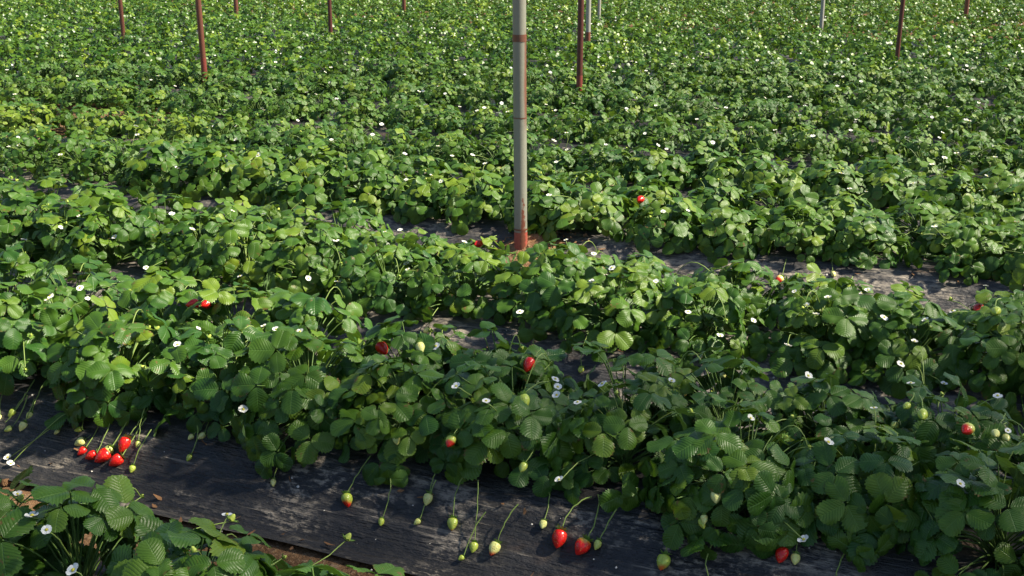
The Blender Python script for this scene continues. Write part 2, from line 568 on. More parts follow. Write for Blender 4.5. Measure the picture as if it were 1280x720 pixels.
def stalk_mesh(p0, p2, origin, arch=0.05, rad=0.0014, outward=None, name='stalk', m=None):
    p0, p2 = np.asarray(p0, float), np.asarray(p2, float)
    mid = p0 * 0.45 + p2 * 0.55 + np.array([0, 0, arch])
    if outward is not None:
        mid = mid + outward
    ln = float(np.linalg.norm(p2 - p0))
    mid = mid + rng.normal(0, 0.16, 3) * ln * np.array([1, 1, 0.25])
    pts = bezier(p0, mid, p2, 9)
    pts[3:7] += rng.normal(0, 0.010, (4, 3)) * ln
    v, q = tube(pts, np.linspace(rad * 1.2, rad * 0.85, 9) * random.uniform(0.85, 1.25), 5)
    return mesh_from(name, v - np.asarray(origin), q, [m or STALK])

# ------------------------------------------------------------------ ground
def noise2(x, y, seed=0):
    """cheap smooth bumps from a few rotated sines"""
    r = np.random.default_rng(seed)
    z = np.zeros_like(x)
    for f, amp in ((5, 1.0), (11, 0.6), (23, 0.4), (41, 0.25)):
        for _ in range(3):
            th, ph = r.uniform(0, 6.28, 2)
            z += amp * np.sin(f * (x * math.cos(th) + y * math.sin(th)) + ph + 1.3 * np.sin(0.37 * f * (x * math.sin(th) - y * math.cos(th))))
    return z / 4.0

def seq(parts):
    return np.unique(np.round(np.concatenate(parts), 4))

POLE_XY = hit(651, 317, lift=0.012)[:2]
def mound(x, y):
    d2 = ((x - POLE_XY[0] - 0.015) / 0.14) ** 2 + ((y - POLE_XY[1] + 0.01) / 0.075) ** 2
    return 0.030 * np.exp(-d2)

S = seq([np.linspace(-400, -30, 12), np.linspace(-25, -3, 12), np.arange(-3, 1.2, 0.1), np.arange(1.2, 5.4, 0.03), np.arange(5.4, 32, 0.08), np.linspace(33, 60, 14), np.linspace(70, 500, 12)])
A = seq([np.linspace(-500, -30, 12), np.linspace(-26, -12, 14), np.arange(-11, -3.2, 0.2), np.arange(-3.2, 3.2, 0.035), np.arange(3.2, 11, 0.2), np.linspace(12, 26, 14), np.linspace(30, 500, 12)])
SS, AA = np.meshgrid(S, A, indexing='ij')
X, Y = AA * CA + SS * SA, -AA * SA + SS * CA
Z = np.where((SS > -3) & (SS < 30.9), bed_z(SS), 0.0) - 0.012 + np.where((SS > 1) & (SS < 6), 0.006 * noise2(X * 1.6, Y * 1.6, 3), 0) + mound(X, Y) * 0.6
ground = link('ground', mesh_from('ground', np.stack([X, Y, Z], -1).reshape(-1, 3), grid_quads(len(S), len(A)), [SOIL]))
tag(ground, 'brown soil of the strawberry field between the film-covered beds', kind='structure')

# ------------------------------------------------------------------ black mulch film, one sheet per bed
ORD = ['first', 'second', 'third', 'fourth', 'fifth', 'sixth', 'seventh', 'eighth', 'ninth', 'tenth', 'eleventh', 'twelfth', 'thirteenth', 'fourteenth', 'fifteenth', 'sixteenth', 'seventeenth', 'eighteenth', 'nineteenth', 'twentieth']
ORD += ['twenty-' + w for w in ORD[:9]] + ['thirtieth'] + ['thirty-' + w for w in ORD[:9]] + ['fortieth'] + ['forty-' + w for w in ORD[:9]] + ['fiftieth'] + ['fifty-' + w for w in ORD[:9]] + ['sixtieth'] + ['sixty-' + w for w in ORD[:9]]
FILM_LABELS = [
    'black plastic mulch film under the bed in the bottom corner, mostly hidden by leaves',
    'black plastic mulch film with whitish dust streaks, ripe berries lying on its slope',
    'dusty sunlit film under the third bed, below the bed in front of the grey pole',
    'sunlit greyish mulch film around the foot of the grey pole, under the fourth bed',
    'mulch film under the fifth bed, first bed wholly behind the grey pole',
    'mulch film under the sixth bed, glimpsed between the leaves two beds behind the grey pole']
FRONT_EDGE = [0.40, 0.475, 0.465, 0.47, 0.46, 0.46]
FILM_LABELS += ['black mulch film under the %s bed, glimpsed between the leaves far behind the grey pole' % ORD[k] for k in range(6, 13)]
for k in range(13):
    c = row_s(k)
    half = FRONT_EDGE[min(k, 5)]
    ds = np.linspace(-half, 0.46 if k != 2 else 0.62, 30)
    a0, a1 = (-3.5, 3.0) if k < 3 else (-5.0, 4.6) if k < 6 else (-14.0, 8.0)
    av = np.arange(a0, a1, 0.03 if k < 6 else 0.12)
    D, AV = np.meshgrid(ds, av, indexing='ij')
    D = D + np.where(np.abs(D) > 0.4, 0.016, 0.0) * noise2(AV * 0.5, AV * 0 + k, k + 20) 
    s_ = c + D
    x, y = AV * CA + s_ * SA, -AV * SA + s_ * CA
    slope = np.clip((np.abs(D) - 0.2) / 0.2, 0, 1)
    wr = 0.0095 * noise2(AV * 0.22, D * 3.2 + k, 40 + k) * (0.3 + slope) + 0.0035 * noise2(AV * 0.9, D * 3.0, 60 + k)
    z = bed_z(s_) + 0.004 + wr
    if k == 3:
        z = z + mound(x, y) * 0.2
    # the edge is tucked down to the soil
    z = np.where(np.abs(D) > 0.455, np.maximum(z - 0.004, 0.004), z)
    f = link('mulch_film', mesh_from('mulch_film', np.stack([x, y, z], -1).reshape(-1, 3), grid_quads(len(ds), len(av)), [FILM if k < 2 or k > 3 else FILM_SUNLIT]))
    tag(f, FILM_LABELS[k], 'plastic film', 'black mulch films over the beds')

# ------------------------------------------------------------------ plants
SP = 0.265
cands = []
for k in range(-2, 29):
    s0 = row_s(k)
    for line, ds in ((0, (-0.14, -0.14, -0.12, -0.12)[min(max(k, 0), 3)] if k < 4 else -0.085), (1, (0.12, 0.11, 0.13, 0.12)[min(max(k, 0), 3)] if k < 4 else 0.085)):
        off = 0.13 * line + rng.uniform(0, 0.1)
        a = -27.0 + off
        while a < 27:
            aj, sj = a + rng.normal(0, 0.025), s0 + ds + rng.normal(0, 0.022)
            a += SP * (0.85 if k == 0 else 1.0)
            x, y = to_world(aj, sj)
            if k < 5 and math.hypot(x - POLE_XY[0], y - POLE_XY[1]) < 0.16:
                continue
            sc = float(np.clip(rng.normal(1.05, 0.06) if k < 2 else rng.normal(1.0, 0.06) if k == 2 else rng.normal(1.05, 0.06) if k < 4 else rng.normal(0.89, 0.05), 0.75, 1.28))
            px, py, cz = project(x, y, 0.24)
            if cz < 0.4:
                continue
            if k == 0:
                sc *= 0.97
            if k > 3 and rng.random() < 0.012:      # a few plants have failed
                continue
            # weaker plants near the foot of the grey pole and along the bed right of it leave the film bare
            if k == 2 and line == 1 and px > 480:
                sc *= 0.72 if px < 820 else 0.80
            if k == 3 and line == 0 and px > 760:
                sc *= 0.92
            if k == 1 and line == 1 and px > 900:
                sc *= 0.93
            rad = 0.17 * FPX / cz
            inside = (-rad < px < 1280 + rad) and (-rad < py < 720 + rad * 0.9)
            wide = (-1.3 * cz * 300 - 300 < px - 0 < 1280 + 300 + 1.3 * cz * 300) if False else (abs(px - 640) < 640 + 1.6 * FPX / cz + 90)
            if not inside and (not wide or py < -230):
                continue
            if k == 0 and px > 480 or k < 0 and px > -300:
                continue
            cands.append(dict(k=k, line=line, a=aj, s=sj, x=x, y=y, sc=sc, px=px, py=py, cz=cz, inside=inside, flowers=0, red=0, green=0, buds=0, extra=[]))
ins = sorted([c for c in cands if c['inside']], key=lambda c: c['cz'])
OWN = ins[:300]
last_row = max(c['k'] for c in OWN)
own_ids = {id(c) for c in OWN}
REST = [c for c in cands if id(c) not in own_ids]
print('plants', len(OWN), len(REST), last_row)

def nearest(p, rows=None):
    return min(OWN, key=lambda c: (c['x'] - p[0]) ** 2 + (c['y'] - p[1]) ** 2)

# berries seen in the photo: (pixel x, y, length mm, ripeness, tip direction in the picture)
BERRIES = [
    (154, 557, 38, 1.0, 0), (127, 571, 40, 0.95, 40), (144, 577, 34, 0.9, 35), (113, 570, 28, 1.0, 60), (102, 565, 24, 1.0, 20), (134, 566, 30, 0.35, 10),
    (99, 553, 26, -0.3, 60), (97, 537, 18, -0.5, 50), (172, 556, 16, -0.5, 0), (165, 587, 18, -0.5, 10), (236, 573, 17, -0.5, 20), (238, 547, 16, -0.5, 40),
    (14, 517, 22, -0.3, 20), (28, 534, 24, -0.3, 0), (10, 537, 20, -0.4, 30), (36, 520, 20, -0.4, 0),
    (434, 626, 30, 0.42, -25), (534, 625, 26, -0.1, 0), (521, 653, 16, -0.5, 20), (565, 656, 27, 0.25, -10), (592, 685, 22, -0.3, 10), (617, 687, 30, 0.35, 10), (576, 698, 13, -0.6, 20),
    (698, 675, 38, 1.0, 0), (727, 685, 36, 0.72, 15), (746, 682, 21, -0.4, 5), (829, 704, 32, 0.30, 0), (977, 695, 32, 1.0, 0), (994, 700, 22, -0.4, 0), (880, 650, 18, -0.5, 0),
    (1153, 519, 28, -0.2, 0), (1133, 508, 20, -0.4, 10), (1117, 532, 20, -0.4, 10), (1138, 536, 20, -0.4, -10), (1208, 537, 30, 0.55, 30), (1244, 543, 23, -0.2, 0), (1258, 548, 18, -0.5, 0), (904, 470, 18, -0.4, 0),
    (597, 305, 34, 1.0, 30), (973, 350, 34, 0.6, 40), (1060, 357, 34, 0.05, 0), (1222, 386, 34, 1.0, 20), (1245, 390, 30, -0.2, 0), (240, 380, 34, 0.9, 60), (256, 381, 30, 0.9, 20), (800, 250, 36, 1.0, 0)]
# berries and flowers carried up among the leaves: (pixel, length, ripeness)
HIGH = [(478, 437, 36, 1.0), (660, 457, 36, 1.0), (526, 436, 30, -0.1), (656, 502, 30, -0.1), (653, 585, 22, -0.5), (496, 551, 20, -0.4), (895, 622, 24, -0.5), (878, 655, 20, -0.5), (563, 553, 26, 0.5)]
FLOWERS = [(152, 433), (222, 431), (304, 512), (10, 572), (13, 580), (22, 618), (40, 645), (92, 713), (694, 474), (697, 484), (753, 480), (722, 503), (696, 494), (699, 600), (1005, 675), (938, 523), (1035, 553), (1200, 605), (1008, 382), (1020, 393),
           (1105, 397), (1157, 400), (1143, 427), (1247, 495), (1126, 455), (650, 390), (508, 330), (76, 285), (143, 296), (100, 360), (62, 370), (545, 433), (422, 352), (425, 432), (330, 408), (345, 412), (375, 415), (183, 335), (150, 352),
           (1035, 372), (1085, 363), (780, 345), (765, 335), (740, 352), (60, 375), (110, 374), (820, 352), (900, 420), (860, 390), (1180, 480), (1230, 440), (30, 300), (240, 287), (300, 345), (420, 300), (1010, 470), (985, 432), (215, 268)]

GROUP = 'strawberry plants in the beds'
for c in OWN:
    near = c['cz'] < 3.3
    c['lod'] = 0 if c['cz'] < 3.4 else (1 if c['cz'] < 5.6 else 2)
    tall = 1.0 if c['k'] < 3 else 0.82
    z = float(bed_z(c['s']))
    c['base'] = np.array([c['x'], c['y'], z])
    e = bpy.data.objects.new('strawberry_plant', None)
    COL.objects.link(e)
    e.empty_display_size = 0.05
    e.location = c['base']
    c['e'] = e
    lean = ACROSS * (-0.42 if c['line'] == 0 else 0.18) + ALONG * rng.normal(0, 0.12)
    leaf, stems = Geo(), Geo()
    T = T_NEAR if c['cz'] < 4.4 else T_MID
    n = int((58 if c['k'] == 0 else 68, 70, 68)[c['lod']] * rng.uniform(0.85, 1.15) * (0.5 + 0.5 * c['sc']))
    c['pale'] = c['k'] == 4 and c['line'] == 0 and c['px'] < 270
    tint = (0.42 if c['pale'] else 0.0) + rng.normal(0.0, 0.06) + (0.05 if c['k'] >= 2 else -0.04)  # sunlit rows yellower, shaded front rows darker: light difference put into leaf colour
    if c['lod'] < 2:
        plant_leaves(c['base'], c['sc'], n, T, leaf, stems, lean, (1.0 if c['lod'] == 0 else 0.92) if c['k'] > 0 else 1.12, tint, loose=0.32, tall=tall)
    else:
        plant_leaves(c['base'], c['sc'], n, T, leaf, stems, lean, 0.68, tint - 0.06, 3, 0, 0.42, tall)
    link('foliage', leaf.mesh('foliage', [LEAF], c['base']), e)
    link('leaf_stalks', stems.mesh('leaf_stalks', [STEM], c['base']), e)

def add_berry(c, p, length, ripe, tipdir, high=False):
    base = c['base']
    Lm = length / 1000.0
    wid = Lm * random.uniform(0.74, 0.86)
    g = Geo(); berry_geo(g, Lm, wid, ripe, random.random())
    # p is where the middle of the berry shows; the calyx sits half a length back
    tip = unit(np.asarray(tipdir, float))
    top = np.asarray(p) - tip * Lm * 0.5
    o = link('strawberry', g.mesh('strawberry', [BERRY]), c['e'], top - base)
    orient(o, -tip)
    o['label'] = ('ripe red strawberry' if ripe > 0.8 else 'half-ripe strawberry, red tip under a pale shoulder' if ripe > 0.1 else 'unripe pale green strawberry')
    cal = link('calyx', CALYX_MESHES[random.randrange(4)], o)
    cal.scale = (wid / 0.028,) * 3
    if high:
        start = base + np.array([0, 0, 0.05])
    else:                          # the truss leaves the plant just uphill of the fruit, under the leaves
        start = top + ACROSS * random.uniform(0.045, 0.085) + ALONG * random.gauss(0, 0.018)
        start[2] = max(float(bed_z(start @ ACROSS)) + random.uniform(0.02, 0.05), top[2] + 0.01)
    st = stalk_mesh(start, top - tip * 0.001, base, 0.008 if not high else 0.05, 0.0012, -tip * 0.012)
    link('fruit_stalk', st, c['e'])
    c['red' if ripe > 0.55 else 'green'] += 1

def add_flower(c, p, nrm, detailed, scale=1.0):
    base = c['base']
    if detailed:
        i = random.randrange(4)
        f = link('flower', PETAL_MESHES[i], c['e'], p - base)
        link('flower_centre', EYE_MESHES[i], f)
        link('sepals', CUP_MESHES[i], f)
    else:
        f = link('flower', (WHOLE_FLOWERS + TINY)[random.randrange(4) if c['cz'] < 4.6 else 4 + random.randrange(2)], c['e'], p - base)
    f.scale = (scale,) * 3
    orient(f, nrm)
    if c['cz'] < 6:
        link('flower_stalk', stalk_mesh(base + np.array([0, 0, 0.04]), np.asarray(p) - unit(nrm) * 0.003, base, 0.05, 0.0012), c['e'])
    c['flowers'] += 1

def add_bud(c, p, nrm, scale=1.0):
    base = c['base']
    f = link('bud', BUD_MESHES[random.randrange(4)], c['e'], p - base)
    f.scale = (scale,) * 3
    orient(f, nrm)
    if c['cz'] < 5:
        link('flower_stalk', stalk_mesh(base + np.array([0, 0, 0.04]), np.asarray(p), base, 0.05, 0.0012), c['e'])
    c['buds'] += 1

bpy.context.view_layer.update()
DG = bpy.context.evaluated_depsgraph_get()
EYE_POS = np.array([0, 0, CAM_Z])
def before_leaves(p, gap, most=1.0):
    """if leaves stand before the point, the fruit or flower hangs in front of those leaves"""
    d = p - EYE_POS
    dist = float(np.linalg.norm(d))
    d = d / dist
    ok, loc, _n, _i, _o, _m = scene.ray_cast(DG, EYE_POS.tolist(), d.tolist(), distance=dist)
    if ok:
        t = float(np.linalg.norm(np.array(loc) - EYE_POS)) - gap
        if dist - t < most:
            return EYE_POS + d * t
    return p

for px, py, ln, ripe, ang in BERRIES:
    p = hit(px, py, lift=0.0 + ln * 0.00036 + 0.004)
    p = before_leaves(p, ln * 0.00036 + 0.012)
    c = nearest(p + ACROSS * 0.10)
    s = p @ ACROSS
    slope = float(bed_z(s + 0.02) - bed_z(s - 0.02)) / 0.04
    right = np.array([1.0, 0, 0])
    down = -ACROSS * math.cos(math.atan(slope)) - np.array([0, 0, math.sin(math.atan(slope))]) if slope >= 0 else -ACROSS
    if ripe < 0.5 and ln < 24:
        ang += random.uniform(-25, 25)
    tip = down * math.cos(R(ang)) - right * math.sin(R(ang)) + np.array([0, 0, -0.05])
    add_berry(c, p, ln, ripe, tip)
for px, py, ln, ripe in HIGH:
    p = before_leaves(hit(px, py, canopy=0.15, lift=0.0), ln * 0.00025)
    c = nearest(p)
    add_berry(c, p, ln, ripe, np.array([random.uniform(-0.5, 0.5), -0.75, -0.55]))
for px, py in FLOWERS:
    p = before_leaves(hit(px, py, canopy=0.19), 0.012)
    c = nearest(p)
    add_flower(c, p, np.array([random.uniform(-0.5, 0.5), random.uniform(-0.5, 0.2), 0.8]), c['cz'] < 3.6, random.uniform(0.70, 0.95))

for px, py in ((287, 652), (432, 676), (22, 628)):
    p = before_leaves(hit(px, py, lift=0.13), 0.012)
    add_bud(min((c for c in OWN if c['k'] == 0), key=lambda c: (c['x'] - p[0]) ** 2 + (c['y'] - p[1]) ** 2), p, np.array([0.5, 0.3, 0.7]), 1.7)

# further flowers, buds and hanging green fruit scattered over the plants
for c in OWN:
    b, sc = c['base'], c['sc']
    def spot(rr, up=True):
        ph = random.uniform(0, 6.28)
        th = math.acos(random.uniform(0.35, 1.0))
        d = np.array([math.sin(th) * math.cos(ph), math.sin(th) * math.sin(ph), math.cos(th)])
        return b + d * rr * sc + np.array([0, 0, 0.015]), d
    lam = 0.25 if c['k'] < 2 else (0.9 if c['k'] < 4 else 0.85)
    for _ in range(rng.poisson(lam)):
        p, d = spot(0.226)
        if c['cz'] < 6:
            p = before_leaves(p, 0.012, 0.16)
        add_flower(c, p, d * 0.5 + np.array([0, -0.1, 0.8]) + rng.normal(0, 0.25, 3), False, random.uniform(0.55, 0.85))
    for _ in range(rng.poisson(1.6 if c['cz'] < 5 else 0.7)):
        p, d = spot(random.uniform(0.17, 0.225))
        add_bud(c, p, d + rng.normal(0, 0.4, 3), random.uniform(0.8, 1.35))
    if c['cz'] < 4.5 and c['line'] == 0 and c['k'] >= 1:
        for _ in range(rng.poisson(0.9 if c['k'] < 3 else 0.4)):
            s = c['s'] - random.uniform(0.17, 0.25)
            x, y = to_world(c['a'] + random.uniform(-0.1, 0.1), s)
            ln = random.uniform(14, 22)
            add_berry(c, np.array([x, y, float(bed_z(s)) + 0.010]), ln, -0.5, -ACROSS + np.array([random.uniform(-.5, .5), 0, -0.4]))
    # bare arching flower stems over the leaves
    if c['cz'] < 4.2:
        g = Geo()
        for _ in range(1 + rng.poisson(0.2)):
            p, d = spot(random.uniform(0.17, 0.22))
            tip = p + np.array([d[0], d[1], 0]) * 0.09 + np.array([0, 0, -0.03])
            v, q = tube(bezier(b + np.array([0, 0, 0.05]), p + np.array([0, 0, 0.09]), tip, 10), np.linspace(0.0017, 0.0011, 10), 5)
            g.add(v, q)
            side = tip + rng.normal(0, 0.018, 3)
            v, q = tube(bezier(p * 0.5 + tip * 0.5 + np.array([0, 0, 0.022]), tip + np.array([0, 0, 0.03]), side, 6), 0.0010, 4)
            add_bud(c, tip, np.array([d[0], d[1], 0.2]), random.uniform(0.7, 1.1))
        link('runner', g.mesh('runner', [STALK], b), c['e'])

# ------------------------------------------------------------------ names for each plant
NUM = ['no', 'one', 'two', 'three', 'four', 'five', 'six', 'seven', 'eight', 'nine', 'ten', 'eleven', 'twelve'] + ['many'] * 40
by_line = {}
for c in OWN:
    by_line.setdefault((c['k'], c['line']), []).append(c)
for (k, line), cs in by_line.items():
    cs.sort(key=lambda c: c['px'])
    for i, c in enumerate(cs):
        if c['red']:
            what = 'plant with %s red berr%s' % (NUM[c['red']], 'y' if c['red'] == 1 else 'ies')
        elif c['flowers']:
            what = 'plant with %s white flower%s' % (NUM[c['flowers']], '' if c['flowers'] == 1 else 's')
        elif c['green'] and c['k'] < 3:
            what = 'plant with %s pale unripe berr%s' % (NUM[c['green']], 'y' if c['green'] == 1 else 'ies')
        else:
            what = 'leafy plant without open flowers'
        lab = ('pale ' if c['pale'] else '') + 'strawberry %s, %s from far end, %s line of %s bed' % (what.replace('leafy plant', 'plant'), ORD[i], 'front' if line == 0 else 'back', ORD[k])
        tag(c['e'], lab, 'strawberry plant', GROUP)

# ------------------------------------------------------------------ the beds beyond, and the beds' ends outside the picture, as one mass
leaf, extra = Geo(), []
fl = Geo()
for c in REST:
    z = float(bed_z(c['s']))
    base = np.array([c['x'], c['y'], z])
    close = c['cz'] < 4.5
    lean = ACROSS * (-0.30 if c['line'] == 0 else 0.18)
    n = 32 if close else (46 if c['cz'] < 12 else 38)
    plant_leaves(base, c['sc'], n, T_MID if close else T_FAR, leaf, None, lean, 1.0 if close else 0.66, rng.normal(-0.06, 0.06), loose=0.45, tall=1.0 if c['k'] < 3 else 0.82)
    for _ in range(rng.poisson(0.42 if not close else 0.3)):
        ph = random.uniform(0, 6.28); th = math.acos(random.uniform(0.4, 1.0))
        d = np.array([math.sin(th) * math.cos(ph), math.sin(th) * math.sin(ph), math.cos(th)])
        p = base + d * 0.225 * c['sc'] + np.array([0, 0, 0.012])
        a, b, nn = frame(np.array([d[0] * 0.4, -0.15, 0.8]) + rng.normal(0, 0.3, 3))
        r = 0.0082
        ang = np.linspace(0, 2 * np.pi, 7)
        ring = p + r * (np.cos(ang)[:, None] * a + np.sin(ang)[:, None] * b) + nn * 0.004
        v = np.concatenate([ring, np.repeat(p[None], 7, 0)])
        q = np.array([[i, i + 1, i + 8, i + 7] for i in range(6)])
        leaf.add(v, q, None, 1)
stuff = link('strawberry_foliage', leaf.mesh('strawberry_foliage', [LEAF_FAR, PETAL]))
tag(stuff, 'unbroken mass of strawberry leaves and small white blossoms in the distant beds', 'strawberry plants', None, 'stuff')

# ------------------------------------------------------------------ poles
def make_pipe_material(name, body, rust_amt, streak=False, rough=0.45, metal=0.0):
    m, nt, out = mat(name)
    tex = N(nt, 'ShaderNodeTexCoord')
    sx = N(nt, 'ShaderNodeSeparateXYZ')
    L(nt, tex.outputs['Object'], sx.inputs[0])
    st = MAPPING(nt, tex.outputs['Object'], (30, 30, 3.2))
    n1 = NOISE(nt, st, 1.0, 4, 0.6)
    n2 = NOISE(nt, tex.outputs['Object'], 60, 3)
    n3 = NOISE(nt, MAPPING(nt, tex.outputs['Object'], (14, 14, 1.3)), 1.0, 3)
    c = MIX(nt, n1, body, tuple(b * 0.68 for b in body))
    rust = MIX(nt, n2, (0.20, 0.060, 0.030), (0.09, 0.032, 0.02))
    c = MIX(nt, STEP(nt, M(nt, 'ADD', n3, M(nt, 'MULTIPLY', M(nt, 'SUBTRACT', n2, 0.5), 0.25)), 0.70 - rust_amt, 0.76 - rust_amt), c, rust)
    if streak:                      # rust has run down one side of the pipe
        side = STEP(nt, M(nt, 'ADD', sx.outputs[0], M(nt, 'MULTIPLY', M(nt, 'SUBTRACT', n3, 0.5), 0.05)), 0.002, 0.016)
        zone = M(nt, 'MULTIPLY', STEP(nt, sx.outputs[2], 0.44, 0.56), STEP(nt, sx.outputs[2], 0.86, 0.80))
        c = MIX(nt, M(nt, 'MULTIPLY', M(nt, 'MULTIPLY', side, zone), 0.9), c, rust)
    p = PRIN(nt, c, rough, 0.5)
    p.inputs['Metallic'].default_value = metal
    BUMP(nt, n2, 0.25, 0.002, p)
    L(nt, p.outputs[0], out.inputs[0])
    return m
PIPE_GREY = make_pipe_material('weathered grey pipe paint', (0.25, 0.248, 0.20), 0.12, True)
PIPE_PALE = make_pipe_material('pale grey pipe paint', (0.34, 0.325, 0.29), 0.10)
PIPE_RED = make_pipe_material('dark red primer', (0.088, 0.021, 0.014), 0.10)
PIPE_BROWN = make_pipe_material('brown red primer', (0.14, 0.046, 0.025), 0.12)
FOOT_DARK = make_pipe_material('red primer', (0.19, 0.036, 0.026), 0.08)
FOOT_RED = make_pipe_material('bright red primer', (0.36, 0.082, 0.058), 0.12)
RUST = make_pipe_material('rust brown weld', (0.15, 0.066, 0.042), 0.3)

def pipe_geo(g, z0, z1, r, lean, bow=0.0, steps=14, m=0, sides=18, foot=0.0):
    t = np.linspace(z0, z1, steps)
    pts = np.stack([lean[0] * t + bow * np.sin(t * 1.7), lean[1] * t + bow * 0.5 * np.cos(t * 1.3), t], 1)
    rad = np.full(steps, r)
    v, q = tube(pts, rad, sides)
    g.add(v, q, None, m)

def cap_geo(g, z, r, lean, m=0):
    ang = np.linspace(0, 2 * np.pi, 19)
    c0 = np.array([lean[0] * z, lean[1] * z, z])
    ring = c0 + r * np.stack([np.cos(ang), np.sin(ang), 0 * ang], 1)
    v = np.concatenate([ring, np.repeat((c0 + [0, 0, 0.004])[None], 19, 0)])
    g.add(v, np.array([[i, i + 1, i + 20, i + 19] for i in range(18)]), None, m)

def pole(px, py, label, r, body, foot=None, z_vis=0.27, lean=(0, 0), height=3.2, joints=()):
    if z_vis == 0:
        x, y = POLE_XY
    else:
        d = ray(px, py)
        t = (CAM_Z - z_vis) / -d[2]
        x, y = (d * t)[:2]
    a, s = to_row(x, y)
    z0 = float(bed_z(s)) + (0.012 if z_vis == 0 else -0.03)
    e = bpy.data.objects.new('pole', None)
    COL.objects.link(e)
    e.location = (x, y, z0)
    e.empty_display_size = 0.1
    tag(e, label, 'pole', 'metal poles standing in the field')
    g = Geo()
    zf = 0.085 if z_vis == 0 else z_vis - z0 + 0.05
    pipe_geo(g, zf, height, r, lean)
    cap_geo(g, height, r, lean)
    link('pipe', g.mesh('pipe', [body]), e)
    g = Geo()
    pipe_geo(g, -0.08, zf, r * 1.03, lean, steps=5)
    link('painted_foot', g.mesh('painted_foot', [foot or body]), e)
    for zj, h in joints:
        g = Geo()
        pipe_geo(g, zj, zj + h, r * 1.05, lean, steps=4)
        link('rusty_joint', g.mesh('rusty_joint', [RUST]), e)
    return e

pole(650, 306, 'tall grey pole with rust patches and a red painted foot in a soil mound', 0.0248, PIPE_GREY, FOOT_RED, 0, (-0.008, 0.0), 3.4, ((0.093, 0.006), (0.80, 0.026), (0.52, 0.004)))
pole(724, 104, 'dark red pole close behind the tall grey pole, brighter red at its foot', 0.0195, PIPE_RED, FOOT_DARK, 0.30, (0.004, 0))
pole(255, 81, 'brown red pole standing alone before two smaller red poles, orange at its foot', 0.0205, PIPE_BROWN, FOOT_DARK, 0.30, (-0.012, 0))
pole(153, 30, 'short-looking red brown pole farther off, first in the row of poles', 0.021, PIPE_BROWN, None, 0.30, (-0.006, 0))
pole(413, 32, 'dark red pole standing midway between the tall grey pole and the lone brown red one', 0.020, PIPE_RED, None, 0.30)
pole(1122, 61, 'dark brown pole standing beyond the bare film, on its own', 0.0175, PIPE_RED, None, 0.30, (0.012, 0))
pole(735, 47, 'thin pale grey pole just behind the dark red one', 0.022, PIPE_PALE, RUST, 0.30)
pole(1027, 26, 'thin pale grey pole between the dark brown pole and the pale pair', 0.021, PIPE_PALE, None, 0.30)
pole(749, 14, 'very thin grey pole peeking up behind the thin pale grey one', 0.018, PIPE_PALE, None, 0.30)
pole(295, 8, 'tiny distant brown pole tip behind the lone brown red pole', 0.026, PIPE_BROWN, None, 0.30)
pole(505, 5, 'tiny distant brown pole tip beyond the dark red pole', 0.022, PIPE_BROWN, None, 0.30)
pole(1208, 12, 'tiny distant reddish pole tip beyond the dark brown pole', 0.026, PIPE_BROWN, None, 0.30)

# crumbly soil heaped round the foot of the grey pole
g = Geo()
i, j = np.linspace(0, 1, 26), np.linspace(0, 2 * np.pi, 49)
U, Aa = np.repeat(i, 49), np.tile(j, 26)
mx, my = POLE_XY[0] + 0.015 + 0.19 * U * np.cos(Aa), POLE_XY[1] - 0.015 + 0.105 * U * np.sin(Aa)
mz = bed_z(mx * SA + my * CA) + 0.002 + 0.045 * (1 - U ** 1.6) + 0.009 * noise2(mx * 4, my * 4, 9) * (1 - U ** 6) - 0.012 * U ** 5
g.add(np.stack([mx, my, mz], 1), grid_quads(26, 49)[:, ::-1])
md = link('soil_mound', g.mesh('soil_mound', [SOIL_DRY]))
tag(md, 'crumbly pale soil heaped around the foot of the grey pole', kind='structure')

# ------------------------------------------------------------------ litter and grit (nobody could count it)
g = Geo()
def flat_bit(p, ln, wd, zr):
    a = random.uniform(0, 6.28)
    n = unit(np.array([random.gauss(0, .35), random.gauss(0, .35), 1.0]))
    x = unit(np.cross(n, [math.sin(a), -math.cos(a), 0])); y = np.cross(n, x)
    v = [p + x * ln * u_ + y * wd * w_ + n * zr * (u_ * u_) for u_, w_ in ((-.5, -.2), (-.5, .2), (0, -.5), (0, .5), (.5, -.12), (.5, .12))]
    g.add(v, [[0, 2, 3, 1], [2, 4, 5, 3]])
for _ in range(800):
    k = random.choice([1, 1, 2, 2, 3, 3, 3, 4])
    s = row_s(k) - random.choice([random.uniform(0.25, 0.55), 0.50 + random.gauss(0, 0.05)])
    a = random.uniform(-3.2, 3.2)
    x, y = to_world(a, s)
    flat_bit(np.array([x, y, float(bed_z(s)) + 0.008]), random.uniform(0.008, 0.034), random.uniform(0.003, 0.012), 0.008)
for _ in range(260):
    t_, r_ = random.uniform(0, 6.28), random.random() ** 0.5
    x, y = POLE_XY[0] + 0.28 * r_ * math.cos(t_), POLE_XY[1] - 0.03 + 0.12 * r_ * math.sin(t_)
    flat_bit(np.array([x, y, float(bed_z(x * SA + y * CA)) + 0.012 + 0.04 * max(0, 1 - r_)]), random.uniform(0.006, 0.022), random.uniform(0.004, 0.012), 0.01)
tag(link('leaf_litter', g.mesh('leaf_litter', [LITTER])), 'dry brown leaf scraps scattered in the furrows and on the film', 'litter', None, 'stuff')
g = Geo()
